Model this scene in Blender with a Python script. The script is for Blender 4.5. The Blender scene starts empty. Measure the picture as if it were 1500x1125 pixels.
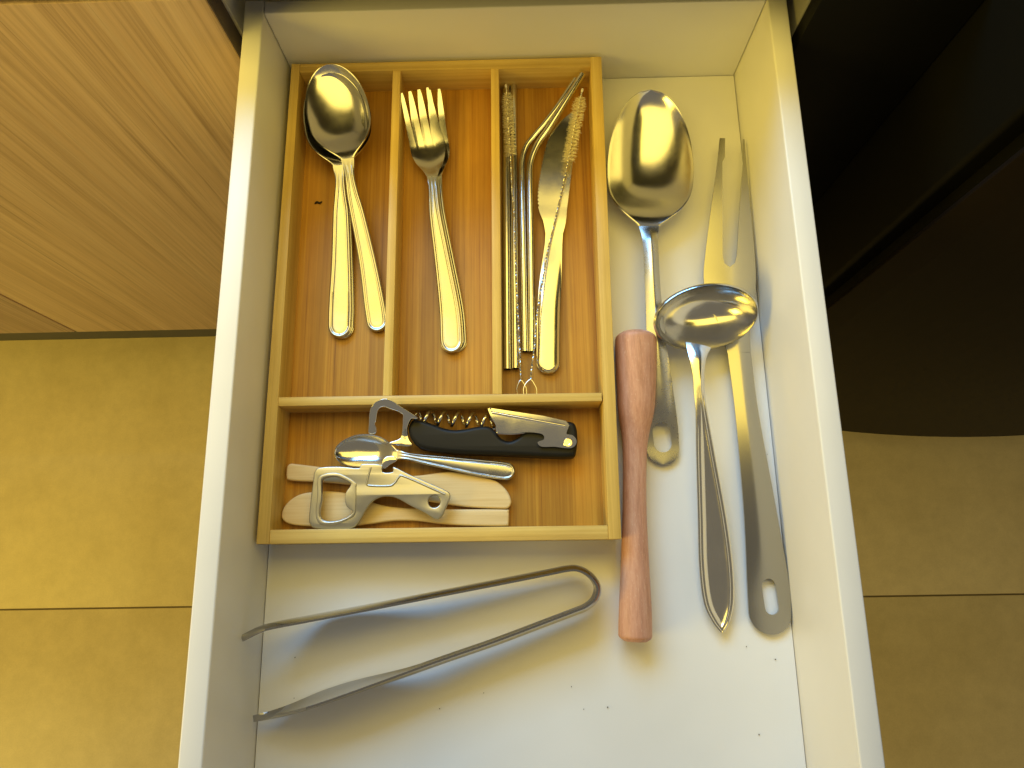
import bpy, bmesh, math, random
from mathutils import Vector, Matrix
random.seed(7)
S = bpy.context.scene
COL = S.collection

# ---------------------------------------------------------------- camera, light, exposure
cam_d = bpy.data.cameras.new('camera'); cam = bpy.data.objects.new('camera', cam_d); COL.objects.link(cam)
cam.location = (0.16489, -0.34812, 0.4598); cam.rotation_euler = (0.23842, 0.01729, -0.01574)
cam_d.sensor_width = 36.0; cam_d.lens = 24.5671; cam_d.clip_start = 0.01; cam_d.clip_end = 50
S.camera = cam
W = bpy.data.worlds.new('World'); S.world = W; W.use_nodes = True
bg = W.node_tree.nodes['Background']; bg.inputs[0].default_value = (1.0, 0.87, 0.62, 1); bg.inputs[1].default_value = 0.19

def area(name, loc, target, sx, sy, color, watts):
    l = bpy.data.lights.new(name, 'AREA'); l.shape = 'RECTANGLE'; l.size = sx; l.size_y = sy
    l.color = color; l.energy = watts
    o = bpy.data.objects.new(name, l); COL.objects.link(o); o.location = loc
    o.rotation_euler = (Vector(target) - Vector(loc)).to_track_quat('-Z', 'Y').to_euler()
    return o
mid = (0.16, -0.22, 0.0)
el, az, dist = math.radians(39), math.radians(22), 2.2
area('window_light', (mid[0]-math.sin(az)*math.cos(el)*dist, mid[1]+math.cos(az)*math.cos(el)*dist, math.sin(el)*dist),
     mid, 1.8, 0.95, (0.24, 0.56, 1.0), 47)
area('ceiling_lamp', (-2.1, -1.05, 0.95), (-0.5, -0.4, -0.7), 0.9, 0.9, (1.0, 0.70, 0.07), 30)
area('under_cabinet_lamp', (0.04, -0.06, 0.47), (0.04, -0.05, 0), 1.1, 0.32, (1.0, 0.73, 0.115), 2.8)
S.view_settings.view_transform = 'Standard'; S.view_settings.look = 'None'
S.view_settings.exposure = 0.08; S.view_settings.gamma = 1.0; S.view_settings.use_curve_mapping = False

# measured plan of the drawer contents in metres (x right, y to the back, z up; 4th number = half width)
D = {
  'tray': {'side_l': [(0.00398, -0.00232), (0.01018, -0.00279), (0.01023, -0.33994), (0.00232, -0.33982)], 'side_r': [(0.21884, -0.00297), (0.2269, -0.00293), (0.22351, -0.34035), (0.21571, -0.34042)], 'end_b': [(0.01017, -0.00262), (0.21884, -0.00297), (0.2189, -0.0109), (0.01019, -0.00988)], 'end_f': [(0.01016, -0.33143), (0.2157, -0.33216), (0.21571, -0.34042), (0.01023, -0.33994)], 'cross': [(0.00994, -0.24859), (0.21587, -0.24966), (0.21588, -0.25514), (0.00996, -0.25441)], 'div1': [(0.07704, -0.01013), (0.08283, -0.01008), (0.08253, -0.24899), (0.0767, -0.24896)], 'div2': [(0.1476, -0.01027), (0.15327, -0.01033), (0.15257, -0.24934), (0.14655, -0.24931)]},
  'spoonA': [(0.03222, -0.01003, 0.036, 0.00384), (0.0396, -0.04293, 0.031, 0.02192), (0.04701, -0.07858, 0.026, 0.0045), (0.04856, -0.09094, 0.0245, 0.00331), (0.05044, -0.10295, 0.0225, 0.00405), (0.05371, -0.11727, 0.02, 0.00493), (0.0606, -0.15035, 0.014, 0.00585), (0.06565, -0.18084, 0.01, 0.00712), (0.06742, -0.19184, 0.009, 0.0071), (0.06858, -0.19967, 0.009, 0.00694)],
  'spoonB': [(0.03306, -0.01441, 0.033, 0.00386), (0.03739, -0.04896, 0.028, 0.02206), (0.04055, -0.08221, 0.0235, 0.00429), (0.0413, -0.09194, 0.022, 0.00334), (0.04165, -0.10553, 0.02, 0.00438), (0.042, -0.1162, 0.0185, 0.00547), (0.04223, -0.1497, 0.0135, 0.00663), (0.04222, -0.181, 0.0105, 0.00789), (0.04233, -0.19408, 0.01, 0.00784), (0.04265, -0.2038, 0.01, 0.00743)],
  'spoonC': [(0.0361, -0.01331, 0.03, 0.00389), (0.04011, -0.04588, 0.025, 0.02202), (0.04138, -0.08042, 0.0205, 0.00433), (0.04194, -0.09128, 0.019, 0.00336), (0.04239, -0.10497, 0.017, 0.00441), (0.04284, -0.11571, 0.0155, 0.00551), (0.04316, -0.14942, 0.0105, 0.00667), (0.04332, -0.18103, 0.0078, 0.00793), (0.04347, -0.19425, 0.0075, 0.00788), (0.04374, -0.20401, 0.0075, 0.00747)],
  'forkA': {'handle': [(0.10557, -0.0909, 0.021, 0.00357), (0.10627, -0.09829, 0.021, 0.00323), (0.10717, -0.11265, 0.0205, 0.00378), (0.10833, -0.12351, 0.0195, 0.00423), (0.11252, -0.15199, 0.015, 0.00538), (0.11721, -0.18628, 0.011, 0.00695), (0.11836, -0.2054, 0.01, 0.00737), (0.11887, -0.21596, 0.01, 0.00687)], 'head': [(0.09238, -0.02366, 0.0235, 0.01059), (0.09625, -0.04123, 0.0175, 0.01154), (0.1005, -0.06053, 0.0148, 0.01223), (0.10182, -0.0677, 0.0148, 0.01218), (0.10327, -0.07597, 0.0158, 0.00993), (0.10455, -0.0839, 0.0182, 0.00601), (0.10557, -0.0909, 0.021, 0.00357)], 'split': 0.6899, 'slots': [[(0.08145, -0.02004), (0.08361, -0.02486), (0.08514, -0.02919), (0.08668, -0.03565), (0.0928, -0.06258), (0.09363, -0.06578), (0.09415, -0.06661), (0.09491, -0.06643), (0.09505, -0.06544), (0.09451, -0.06217), (0.08947, -0.03508), (0.08834, -0.02856), (0.08809, -0.0241), (0.08805, -0.0184)], [(0.08765, -0.01851), (0.08983, -0.02375), (0.09126, -0.02795), (0.09284, -0.03434), (0.099, -0.06359), (0.09978, -0.06678), (0.10029, -0.06761), (0.10104, -0.0674), (0.10119, -0.0664), (0.1007, -0.06312), (0.09561, -0.0337), (0.09474, -0.02718), (0.09449, -0.02245), (0.0945, -0.01658)], [(0.09406, -0.0167), (0.0962, -0.022), (0.09769, -0.02659), (0.09918, -0.03294), (0.10518, -0.06261), (0.10593, -0.06582), (0.10643, -0.06666), (0.10719, -0.06649), (0.10736, -0.06549), (0.1069, -0.06222), (0.10197, -0.0324), (0.10114, -0.02597), (0.10085, -0.0209), (0.10092, -0.01507)], [(0.08168, -0.02232), (0.08234, -0.02599), (0.08295, -0.03155), (0.08309, -0.04035), (0.07641, -0.02363)], [(0.10139, -0.01728), (0.10249, -0.02166), (0.10431, -0.02721), (0.10785, -0.0351), (0.10668, -0.01593)]]},
  'forkB': {'handle': [(0.10818, -0.08875, 0.0172, 0.0036), (0.10888, -0.09621, 0.0172, 0.00326), (0.10977, -0.11069, 0.0167, 0.00381), (0.11094, -0.12165, 0.0157, 0.00427), (0.11515, -0.15039, 0.0112, 0.00542), (0.11985, -0.18497, 0.0072, 0.00701), (0.12099, -0.20426, 0.0062, 0.00743), (0.12149, -0.2149, 0.0062, 0.00693)], 'head': [(0.09898, -0.02117, 0.0197, 0.01176), (0.10087, -0.03881, 0.0137, 0.01212), (0.10317, -0.05816, 0.011, 0.01233), (0.10449, -0.06539, 0.011, 0.01229), (0.10593, -0.07372, 0.012, 0.01002), (0.10719, -0.08171, 0.0144, 0.00606), (0.10818, -0.08875, 0.0172, 0.0036)], 'split': 0.6867, 'slots': [[(0.08709, -0.01668), (0.08896, -0.02185), (0.09015, -0.0263), (0.09153, -0.03287), (0.09567, -0.06009), (0.09629, -0.06337), (0.09676, -0.06425), (0.09754, -0.06415), (0.09775, -0.06317), (0.09742, -0.05985), (0.09438, -0.03256), (0.09407, -0.02588), (0.09417, -0.0214), (0.09451, -0.01567)], [(0.09419, -0.01572), (0.09598, -0.02124), (0.09701, -0.02558), (0.09843, -0.03213), (0.10197, -0.06106), (0.10249, -0.06435), (0.10294, -0.06524), (0.10372, -0.06514), (0.10396, -0.06417), (0.10373, -0.06085), (0.10129, -0.03184), (0.10142, -0.02516), (0.10163, -0.02054), (0.10211, -0.01473)], [(0.10177, -0.0148), (0.1034, -0.02024), (0.10436, -0.02477), (0.10552, -0.03125), (0.10829, -0.06018), (0.10873, -0.06347), (0.10915, -0.06433), (0.10992, -0.06418), (0.11018, -0.06317), (0.11003, -0.05983), (0.10834, -0.03076), (0.10856, -0.0241), (0.10883, -0.01911), (0.10944, -0.01319)], [(0.08728, -0.01897), (0.08758, -0.02287), (0.08759, -0.02849), (0.0868, -0.03736), (0.08187, -0.01981)], [(0.10969, -0.01547), (0.11038, -0.01997), (0.1116, -0.02552), (0.11432, -0.03381), (0.11512, -0.01462)]]},
  'straw1': [(0.15812, -0.00767, 0.0082), (0.15677, -0.12316, 0.0082), (0.15577, -0.22808, 0.0082)],
  'straw2': [(0.1637, -0.00783, 0.0082), (0.1623, -0.1233, 0.0082), (0.16135, -0.22772, 0.0082)],
  'strawC': [(0.16798, -0.21577, 0.0075), (0.16836, -0.1207, 0.009), (0.16858, -0.08166, 0.0098), (0.16932, -0.07155, 0.0102), (0.1722, -0.06265, 0.0108), (0.17726, -0.05604, 0.0115), (0.18507, -0.04729, 0.0135), (0.19625, -0.03281, 0.016), (0.20856, -0.01441, 0.019)],
  'strawD': [(0.17271, -0.21596, 0.0078), (0.17376, -0.12159, 0.0105), (0.17402, -0.08946, 0.0118), (0.17454, -0.07891, 0.0122), (0.17692, -0.07008, 0.0128), (0.18128, -0.06132, 0.0135), (0.18864, -0.05124, 0.0155), (0.20125, -0.03209, 0.0195), (0.21321, -0.01363, 0.023)],
  'brush1': [(0.158, -0.01865, 0.019), (0.15866, -0.02411, 0.0187), (0.15953, -0.04859, 0.0185), (0.16059, -0.07451, 0.018), (0.16115, -0.09966, 0.0172), (0.16228, -0.1171, 0.0165), (0.16286, -0.16516, 0.015), (0.16406, -0.21098, 0.0125), (0.16467, -0.23623, 0.01)],
  'loop1': [(0.16467, -0.23623, 0.01), (0.16262, -0.2394, 0.0098), (0.16202, -0.24262, 0.0097), (0.16298, -0.24681, 0.0097), (0.16542, -0.2487, 0.0097), (0.16794, -0.2469, 0.0097), (0.16817, -0.2423, 0.0098), (0.16697, -0.23905, 0.0099), (0.16467, -0.23623, 0.01)],
  'brush2': [(0.21242, -0.02841, 0.0255), (0.21129, -0.03356, 0.025), (0.20621, -0.05599, 0.0235), (0.2009, -0.0817, 0.021), (0.19579, -0.10337, 0.0185), (0.19018, -0.1263, 0.017), (0.18465, -0.14818, 0.0162), (0.17982, -0.17394, 0.015), (0.1764, -0.19235, 0.0135), (0.17405, -0.21499, 0.0125), (0.17272, -0.22333, 0.012), (0.17108, -0.23627, 0.0115)],
  'loop2': [(0.17108, -0.23627, 0.0115), (0.16764, -0.23943, 0.0114), (0.16634, -0.24354, 0.0113), (0.16724, -0.24769, 0.0112), (0.17079, -0.24959, 0.0112), (0.17443, -0.24737, 0.0112), (0.17498, -0.24325, 0.0113), (0.17371, -0.23978, 0.0114), (0.17108, -0.23627, 0.0115)],
  'knife': [(0.20593, -0.03737, 0.0125, 0.00251), (0.20072, -0.05234, 0.0125, 0.00871), (0.19584, -0.06735, 0.012, 0.01046), (0.19114, -0.09401, 0.0115, 0.01103), (0.18964, -0.10965, 0.011, 0.01033), (0.1905, -0.12111, 0.0108, 0.00813), (0.18997, -0.13134, 0.0105, 0.00604), (0.18918, -0.1405, 0.0103, 0.00607), (0.18648, -0.16564, 0.01, 0.00749), (0.1847, -0.18771, 0.0095, 0.00774), (0.18371, -0.21032, 0.009, 0.00771), (0.18325, -0.22365, 0.009, 0.00766), (0.18302, -0.23167, 0.009, 0.00763)],
  'ck_body': [(0.09168, -0.27001), (0.09268, -0.26512), (0.09507, -0.26271), (0.10127, -0.26372), (0.10747, -0.26585), (0.11454, -0.26866), (0.12158, -0.2699), (0.12861, -0.26937), (0.13521, -0.26816), (0.1418, -0.26784), (0.14618, -0.2697), (0.15137, -0.276), (0.15659, -0.27786), (0.16187, -0.27575), (0.16719, -0.27187), (0.17824, -0.26763), (0.19321, -0.26591), (0.19885, -0.26758), (0.20028, -0.27602), (0.19905, -0.28566), (0.19676, -0.28889), (0.17987, -0.28858), (0.15385, -0.2868), (0.12774, -0.28545), (0.11029, -0.28382), (0.10021, -0.28166), (0.09444, -0.27671)],
  'ck_frame': [(0.06612, -0.27128), (0.0668, -0.2662), (0.06851, -0.25854), (0.07092, -0.25518), (0.07425, -0.25299), (0.07871, -0.25195), (0.08293, -0.25278), (0.08774, -0.25588), (0.09874, -0.26275), (0.09733, -0.26369), (0.09428, -0.26363), (0.09126, -0.26939), (0.09214, -0.27526), (0.0944, -0.27906), (0.08986, -0.28008), (0.0799, -0.27813), (0.07966, -0.27724), (0.08597, -0.27493), (0.08758, -0.27128), (0.08901, -0.26314), (0.08874, -0.26045), (0.0802, -0.25725), (0.07753, -0.25644), (0.07452, -0.25752), (0.07308, -0.26015), (0.07188, -0.26436), (0.07092, -0.26628), (0.07154, -0.26863), (0.07075, -0.27136)],
  'ck_tilt': (-0.27192, 0.78322),
  'ck_worm': [(0.09478, -0.26026, 0.0125), (0.14692, -0.26419, 0.0125)],
  'ck_lever': [(0.14382, -0.25695), (0.14557, -0.25787), (0.19254, -0.26686), (0.19227, -0.2747), (0.19656, -0.27609), (0.19862, -0.27875), (0.19809, -0.28136), (0.19544, -0.28305), (0.19028, -0.28274), (0.18512, -0.28199), (0.17735, -0.28185), (0.17524, -0.27985), (0.17873, -0.27861), (0.17945, -0.27621), (0.17799, -0.27399), (0.17281, -0.2728), (0.16717, -0.27247), (0.15934, -0.2732), (0.15152, -0.27284), (0.14892, -0.27213), (0.14875, -0.26771), (0.14596, -0.26278)],
  'ck_flange': [(0.1437, -0.25691), (0.19242, -0.26715), (0.19228, -0.2711), (0.14649, -0.26185)],
  'ck_rivet': (0.19369, -0.28029, 0.0225),
  'ck_text': (0.09032, -0.26931, 0.0182),
  'tea': [(0.04432, -0.28365, 0.0165, 0.00266), (0.06268, -0.28208, 0.0155, 0.0108), (0.08471, -0.28512, 0.0155, 0.00284), (0.09175, -0.28635, 0.0155, 0.0024), (0.10134, -0.28821, 0.015, 0.00305), (0.11442, -0.29035, 0.0145, 0.00392), (0.12749, -0.29262, 0.014, 0.00471), (0.14489, -0.29529, 0.013, 0.00558), (0.1536, -0.29648, 0.0125, 0.00558), (0.1597, -0.29746, 0.0125, 0.00523)],
  'op_outer': [(0.03263, -0.29945), (0.03328, -0.29515), (0.0362, -0.29283), (0.05007, -0.29256), (0.06138, -0.29371), (0.06281, -0.29114), (0.07584, -0.29202), (0.07618, -0.29634), (0.08266, -0.29646), (0.08301, -0.29323), (0.09349, -0.29837), (0.1065, -0.30416), (0.11769, -0.30946), (0.11921, -0.31245), (0.11816, -0.31581), (0.11228, -0.32639), (0.10245, -0.32184), (0.09386, -0.3175), (0.08867, -0.31446), (0.08348, -0.31226), (0.07961, -0.31177), (0.07577, -0.31213), (0.0707, -0.31458), (0.067, -0.31915), (0.06259, -0.32702), (0.05848, -0.33091), (0.04746, -0.33135), (0.03553, -0.33074), (0.03222, -0.32861), (0.03108, -0.32316)],
  'op_hole': [(0.03834, -0.30126), (0.04171, -0.29939), (0.04602, -0.29904), (0.0504, -0.3004), (0.05613, -0.3035), (0.05599, -0.30542), (0.05356, -0.30921), (0.05318, -0.31344), (0.05455, -0.31768), (0.05809, -0.32068), (0.0548, -0.32397), (0.04723, -0.32635), (0.04039, -0.32582), (0.03784, -0.3216), (0.03888, -0.31235)],
  'op_ring': [(0.03571, -0.30036), (0.03902, -0.29741), (0.0459, -0.29645), (0.05204, -0.29828), (0.05956, -0.30292), (0.0601, -0.30591), (0.06021, -0.3203), (0.05905, -0.32363), (0.05405, -0.32647), (0.04649, -0.32884), (0.03881, -0.3283), (0.03557, -0.32324), (0.03587, -0.3123)],
  'op_round': (0.10919, -0.31545, 0.0195),
  'op_emboss': [(0.06895, -0.29332, 0.0205), (0.06779, -0.2976, 0.0205), (0.06668, -0.30314, 0.0205), (0.06803, -0.30487, 0.0205), (0.08092, -0.3053, 0.0205), (0.08431, -0.30345, 0.0205), (0.0868, -0.29986, 0.0205), (0.08937, -0.29926, 0.0205), (0.1161, -0.31121, 0.0205)],
  'op_tooth': [(0.07614, -0.29212), (0.07662, -0.28879), (0.07895, -0.28688), (0.08329, -0.28674), (0.08552, -0.28938), (0.08126, -0.29212), (0.07743, -0.29464)],
  'spr1': [(0.01245, -0.29066), (0.01435, -0.28901), (0.01747, -0.28916), (0.03444, -0.29149), (0.0567, -0.29497), (0.07883, -0.29756), (0.09645, -0.29809), (0.11621, -0.29603), (0.1272, -0.2971), (0.13817, -0.29926), (0.14734, -0.30226), (0.15426, -0.30845), (0.1572, -0.3154), (0.1554, -0.31944), (0.15106, -0.32), (0.12721, -0.31832), (0.10107, -0.31401), (0.07471, -0.30751), (0.05262, -0.30322), (0.03492, -0.30116), (0.01455, -0.29971), (0.01232, -0.29726)],
  'spr2': [(0.01061, -0.3215), (0.01166, -0.31723), (0.01532, -0.31255), (0.02125, -0.30898), (0.0282, -0.30758), (0.0396, -0.30712), (0.05107, -0.30841), (0.06172, -0.31205), (0.07321, -0.31612), (0.08372, -0.31802), (0.10115, -0.31929), (0.11853, -0.31989), (0.15452, -0.32062), (0.15559, -0.32179), (0.15526, -0.32943), (0.15395, -0.3308), (0.13585, -0.3305), (0.11426, -0.32918), (0.09692, -0.32677), (0.08175, -0.32652), (0.06878, -0.328), (0.05798, -0.3291), (0.04065, -0.32945), (0.02323, -0.32853), (0.01532, -0.32712), (0.01169, -0.32472)],
  'serve': [(0.26204, -0.02594, 0.021, 0.0039), (0.25839, -0.08885, 0.018, 0.02999), (0.2547, -0.13069, 0.0175, 0.00701), (0.25472, -0.1388, 0.0185, 0.0055), (0.25467, -0.15308, 0.019, 0.00508), (0.25441, -0.1731, 0.0185, 0.00504), (0.25474, -0.20354, 0.016, 0.00589), (0.25603, -0.2397, 0.011, 0.00832), (0.25702, -0.26621, 0.006, 0.01008), (0.25697, -0.27946, 0.004, 0.01048), (0.25614, -0.29327, 0.0035, 0.01041)],
  'serve_hole': (0.25637, -0.27555, 0.005),
  'carv': [(0.31915, -0.06196, 0.013, 0.00873), (0.31713, -0.08653, 0.0115, 0.01081), (0.31361, -0.12268, 0.01, 0.01445), (0.31099, -0.14993, 0.009, 0.01696), (0.30939, -0.16683, 0.0085, 0.01773), (0.30906, -0.18253, 0.008, 0.01587), (0.31022, -0.20193, 0.0075, 0.00998), (0.31134, -0.21971, 0.0075, 0.00772), (0.31245, -0.25843, 0.0075, 0.00756), (0.31533, -0.32206, 0.006, 0.01026), (0.31669, -0.36903, 0.0038, 0.01302), (0.3161, -0.3861, 0.0035, 0.01299), (0.31542, -0.39888, 0.0035, 0.01256)],
  'carv_slot': [(0.31586, -0.04185), (0.31307, -0.07553), (0.31099, -0.07983), (0.30866, -0.11235), (0.30591, -0.14947), (0.30655, -0.15556), (0.31004, -0.15841), (0.31378, -0.15572), (0.31573, -0.1497), (0.3208, -0.11265), (0.32574, -0.08021), (0.32556, -0.07586), (0.3288, -0.04221)],
  'carv_hole': [(0.31682, -0.36985, 0.0038), (0.3176, -0.38287, 0.0038)],
  'ladle': [(0.28211, -0.2161, 0.0165, 0.00846), (0.28074, -0.2218, 0.0185, 0.00666), (0.27997, -0.22869, 0.02, 0.00496), (0.27958, -0.23888, 0.0205, 0.00361), (0.27937, -0.24871, 0.02, 0.00343), (0.28005, -0.26239, 0.019, 0.00385), (0.28131, -0.28781, 0.0155, 0.00591), (0.28363, -0.32857, 0.01, 0.00904), (0.28437, -0.35776, 0.0068, 0.01045), (0.28447, -0.37901, 0.006, 0.0093), (0.28489, -0.39063, 0.0062, 0.00525), (0.28492, -0.39656, 0.0065, 0.00105)],
  'ladle_c': (0.28576, -0.20167, 0.028),
  'pestle': [(0.24208, -0.20668, 0.0133, 0.00999), (0.24195, -0.20906, 0.0133, 0.01293), (0.24167, -0.21381, 0.0133, 0.0138), (0.24011, -0.24627, 0.0128, 0.01247), (0.23915, -0.25985, 0.0125, 0.0115), (0.23801, -0.27323, 0.012, 0.00901), (0.23703, -0.28645, 0.0115, 0.0077), (0.23503, -0.32101, 0.0108, 0.00749), (0.23333, -0.35444, 0.0108, 0.00867), (0.23206, -0.38033, 0.0108, 0.00984), (0.2312, -0.39537, 0.0108, 0.01017), (0.23102, -0.3985, 0.0108, 0.0097), (0.23091, -0.40045, 0.0108, 0.00701)],
  'tongs': [(0.00024, -0.39344, 0.0345), (0.01179, -0.38817, 0.0345), (0.03642, -0.38379, 0.0325), (0.06127, -0.37978, 0.03), (0.08649, -0.37551, 0.0275), (0.11223, -0.37112, 0.026), (0.15304, -0.36411, 0.0255), (0.17767, -0.35975, 0.0255), (0.19084, -0.35738, 0.0255), (0.19657, -0.35735, 0.0255), (0.20221, -0.35953, 0.0255), (0.20694, -0.36355, 0.0255), (0.20933, -0.36927, 0.0255), (0.20742, -0.37566, 0.0255), (0.20176, -0.38042, 0.0255), (0.1952, -0.38302, 0.0255), (0.18499, -0.38671, 0.0255), (0.14735, -0.40012, 0.0255), (0.11268, -0.41092, 0.0265), (0.08539, -0.41968, 0.0285), (0.06002, -0.42784, 0.03), (0.04095, -0.43367, 0.0295), (0.02353, -0.43832, 0.0235), (0.00197, -0.44198, 0.012)],
  'crumbs': [(0.02202, -0.43179, 0.0006), (0.13838, -0.4303, 0.0006), (0.11146, -0.43884, 0.0006), (0.19201, -0.42733, 0.0006), (0.19899, -0.44019, 0.0006), (0.21351, -0.43933, 0.0006), (0.32545, -0.28724, 0.0006), (0.30062, -0.40576, 0.0006), (0.31762, -0.4135, 0.0006), (0.0212, -0.40834, 0.0006), (0.30344, -0.45559, 0.0006)],
  'speck': (0.02179, -0.10107, 0.0058),
}

H = 0.0738      # drawer side height
DW = 0.33    # drawer inner width
T = 0.0127   # drawer side thickness

# ---------------------------------------------------------------- materials
class NT:
    def __init__(s, name):
        s.m = bpy.data.materials.new(name); s.m.use_nodes = True; s.t = s.m.node_tree
        s.b = s.t.nodes['Principled BSDF']
    def n(s, kind, **kw):
        nd = s.t.nodes.new(kind)
        for k, v in kw.items():
            if k in nd.inputs: nd.inputs[k].default_value = v
            else: setattr(nd, k, v)
        return nd
    def l(s, a, b): s.t.links.new(a, b)
    def coords(s, scale, rot=(0, 0, 0)):
        tc = s.n('ShaderNodeTexCoord'); mp = s.n('ShaderNodeMapping')
        mp.inputs['Scale'].default_value = scale; mp.inputs['Rotation'].default_value = rot
        s.l(tc.outputs['Object'], mp.inputs[0]); return mp.outputs[0]
    def noise(s, scale, detail=4, rough=.55, dist=0, rot=(0, 0, 0)):
        nz = s.n('ShaderNodeTexNoise'); nz.inputs['Scale'].default_value = 1; nz.inputs['Detail'].default_value = detail
        nz.inputs['Roughness'].default_value = rough; nz.inputs['Distortion'].default_value = dist
        s.l(s.coords(scale, rot), nz.inputs['Vector']); return nz.outputs[0]
    def ramp(s, fac, stops):
        r = s.n('ShaderNodeValToRGB'); e = r.color_ramp.elements
        while len(e) < len(stops): e.new(.5)
        for x, (p, c) in zip(e, stops): x.position = p; x.color = (*c, 1) if len(c) == 3 else c
        s.l(fac, r.inputs[0]); return r.outputs[0]
    def mix(s, fac, a, b, mode='MIX'):
        m = s.n('ShaderNodeMix', data_type='RGBA', blend_type=mode)
        for sock, v in ((m.inputs[0], fac), (m.inputs[6], a), (m.inputs[7], b)):
            if isinstance(v, (int, float)): sock.default_value = v
            elif isinstance(v, tuple): sock.default_value = (*v, 1)
            else: s.l(v, sock)
        return m.outputs[2]
    def rng(s, fac, a, b, lo=0, hi=1):
        r = s.n('ShaderNodeMapRange'); s.l(fac, r.inputs[0])
        for i, v in enumerate((lo, hi, a, b)): r.inputs[i+1].default_value = v
        return r.outputs[0]
    def bump(s, fac, strength, dist):
        b = s.n('ShaderNodeBump'); b.inputs['Strength'].default_value = strength; b.inputs['Distance'].default_value = dist
        s.l(fac, b.inputs['Height']); s.l(b.outputs[0], s.b.inputs['Normal'])
    def set(s, **kw):
        for k, v in kw.items():
            i = s.b.inputs[k.replace('_', ' ')]
            if isinstance(v, (int, float)): i.default_value = v
            elif isinstance(v, tuple): i.default_value = (*v, 1)
            else: s.l(v, i)
        return s.m

def m_white():
    a = NT('white_melamine'); f = a.noise((1400, 1400, 1400), 2); big = a.noise((9, 9, 9), 3)
    c = a.ramp(big, [(.3, (.76, .755, .735)), (.7, (.82, .815, .80))])
    a.bump(f, .10, .0004); return a.set(Base_Color=c, Roughness=.38)
def m_bamboo(axis, dark):
    a = NT('bamboo_' + ('base' if dark else 'bar_' + axis))
    q = lambda u, v: (u, v, u) if axis == 'y' else (v, u, u)
    fine = a.noise(q(760, 8), 5, .75); mid_ = a.noise(q(300, 3.5), 3, .6); strip = a.noise(q(95, .8), 1, .4); fl = a.noise(q(60, 22), 3)
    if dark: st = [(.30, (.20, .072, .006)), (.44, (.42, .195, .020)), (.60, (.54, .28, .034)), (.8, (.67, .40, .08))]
    else:    st = [(.28, (.52, .34, .075)), (.5, (.70, .49, .14)), (.75, (.80, .61, .23))]
    f = a.mix(.5, fine, mid_); c = a.ramp(f, st)
    c = a.mix(.55, c, a.ramp(strip, [(.35, (.66, .62, .56)), (.5, (.95, .95, .95)), (.65, (1.12, 1.12, 1.10))]), 'MULTIPLY')
    c = a.mix(.35, c, a.ramp(fl, [(.35, (.75, .68, .6)), (.6, (1.05, 1.05, 1.0))]), 'MULTIPLY')
    a.bump(f, .25, .0003); return a.set(Base_Color=c, Roughness=.42)
def m_beech():
    a = NT('pale_wood'); f = a.noise((18, 700, 300), 4, .6, 0); g = a.noise((9, 160, 60), 3, .5, .6)
    c = a.ramp(a.mix(.5, f, g), [(.3, (.66, .47, .21)), (.5, (.78, .59, .30)), (.72, (.84, .67, .38))])
    a.bump(f, .15, .0002); return a.set(Base_Color=c, Roughness=.5)
def m_pestle():
    a = NT('red_brown_wood'); f = a.noise((560, 60, 560), 4, .7); g = a.noise((160, 9, 160), 3); sp = a.noise((1500, 420, 1500), 2)
    c = a.ramp(a.mix(.4, f, g), [(.30, (.40, .185, .11)), (.5, (.58, .295, .195)), (.7, (.68, .40, .275))])
    c = a.mix(a.rng(sp, 0, .6, .60, .75), c, (.70, .48, .36))
    a.bump(f, .3, .0004); return a.set(Base_Color=c, Roughness=.48)
def m_steel(name='polished_steel', col=(.70, .69, .67), r0=.13, r1=.22, brushed=None):
    a = NT(name); nz = a.noise((45, 45, 45), 4, .7)
    if brushed: fb = a.noise(brushed, 3, .7); a.bump(fb, .08, .0002)
    return a.set(Base_Color=col, Metallic=1.0, Roughness=a.rng(nz, r0, r1, .3, .7))
def m_plain(name, col, rough, spec=None, bump=0, scale=900):
    a = NT(name)
    nz = a.noise((scale,)*3, 3)
    c = a.mix(a.rng(nz, 0, .35), col, tuple(x*.8 for x in col))
    if bump: a.bump(nz, bump, .0004)
    if spec is not None: a.b.inputs['Specular IOR Level'].default_value = spec
    return a.set(Base_Color=c, Roughness=rough)
def m_door():
    a = NT('oak_laminate'); fine = a.noise((240, 240, 4), 5, .75); cath = a.noise((60, 60, 1.5), 5, .6, .7); band = a.noise((9, 9, .5), 2)
    streak = a.noise((170, 170, 2.6), 4, .65, .3)
    c = a.ramp(cath, [(.3, (.46, .32, .20)), (.5, (.56, .40, .26)), (.68, (.63, .47, .32))])
    c = a.mix(.5, c, a.ramp(fine, [(.3, (.45, .42, .40)), (.52, (1, 1, 1)), (.75, (1.25, 1.22, 1.2))]), 'MULTIPLY')
    c = a.mix(a.rng(streak, 0, .75, .60, .75), c, (.17, .105, .055))
    c = a.mix(.4, c, a.ramp(band, [(.35, (.85, .82, .8)), (.65, (1.1, 1.1, 1.1))]), 'MULTIPLY')
    a.bump(fine, .12, .0004); return a.set(Base_Color=c, Roughness=.45)
def m_tile():
    a = NT('beige_tile'); big = a.noise((5, 5, 5), 5, .6, .4); med = a.noise((38, 38, 38), 5, .65); fine = a.noise((420, 420, 420), 3)
    c = a.ramp(big, [(.3, (.64, .53, .27)), (.7, (.72, .61, .34))])
    c = a.mix(.45, c, a.ramp(med, [(.3, (.80, .79, .76)), (.7, (1.1, 1.1, 1.1))]), 'MULTIPLY')
    c = a.mix(.3, c, a.ramp(fine, [(.3, (.85, .85, .85)), (.7, (1.1, 1.1, 1.1))]), 'MULTIPLY')
    a.bump(fine, .08, .0005); return a.set(Base_Color=c, Roughness=.5)
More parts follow.
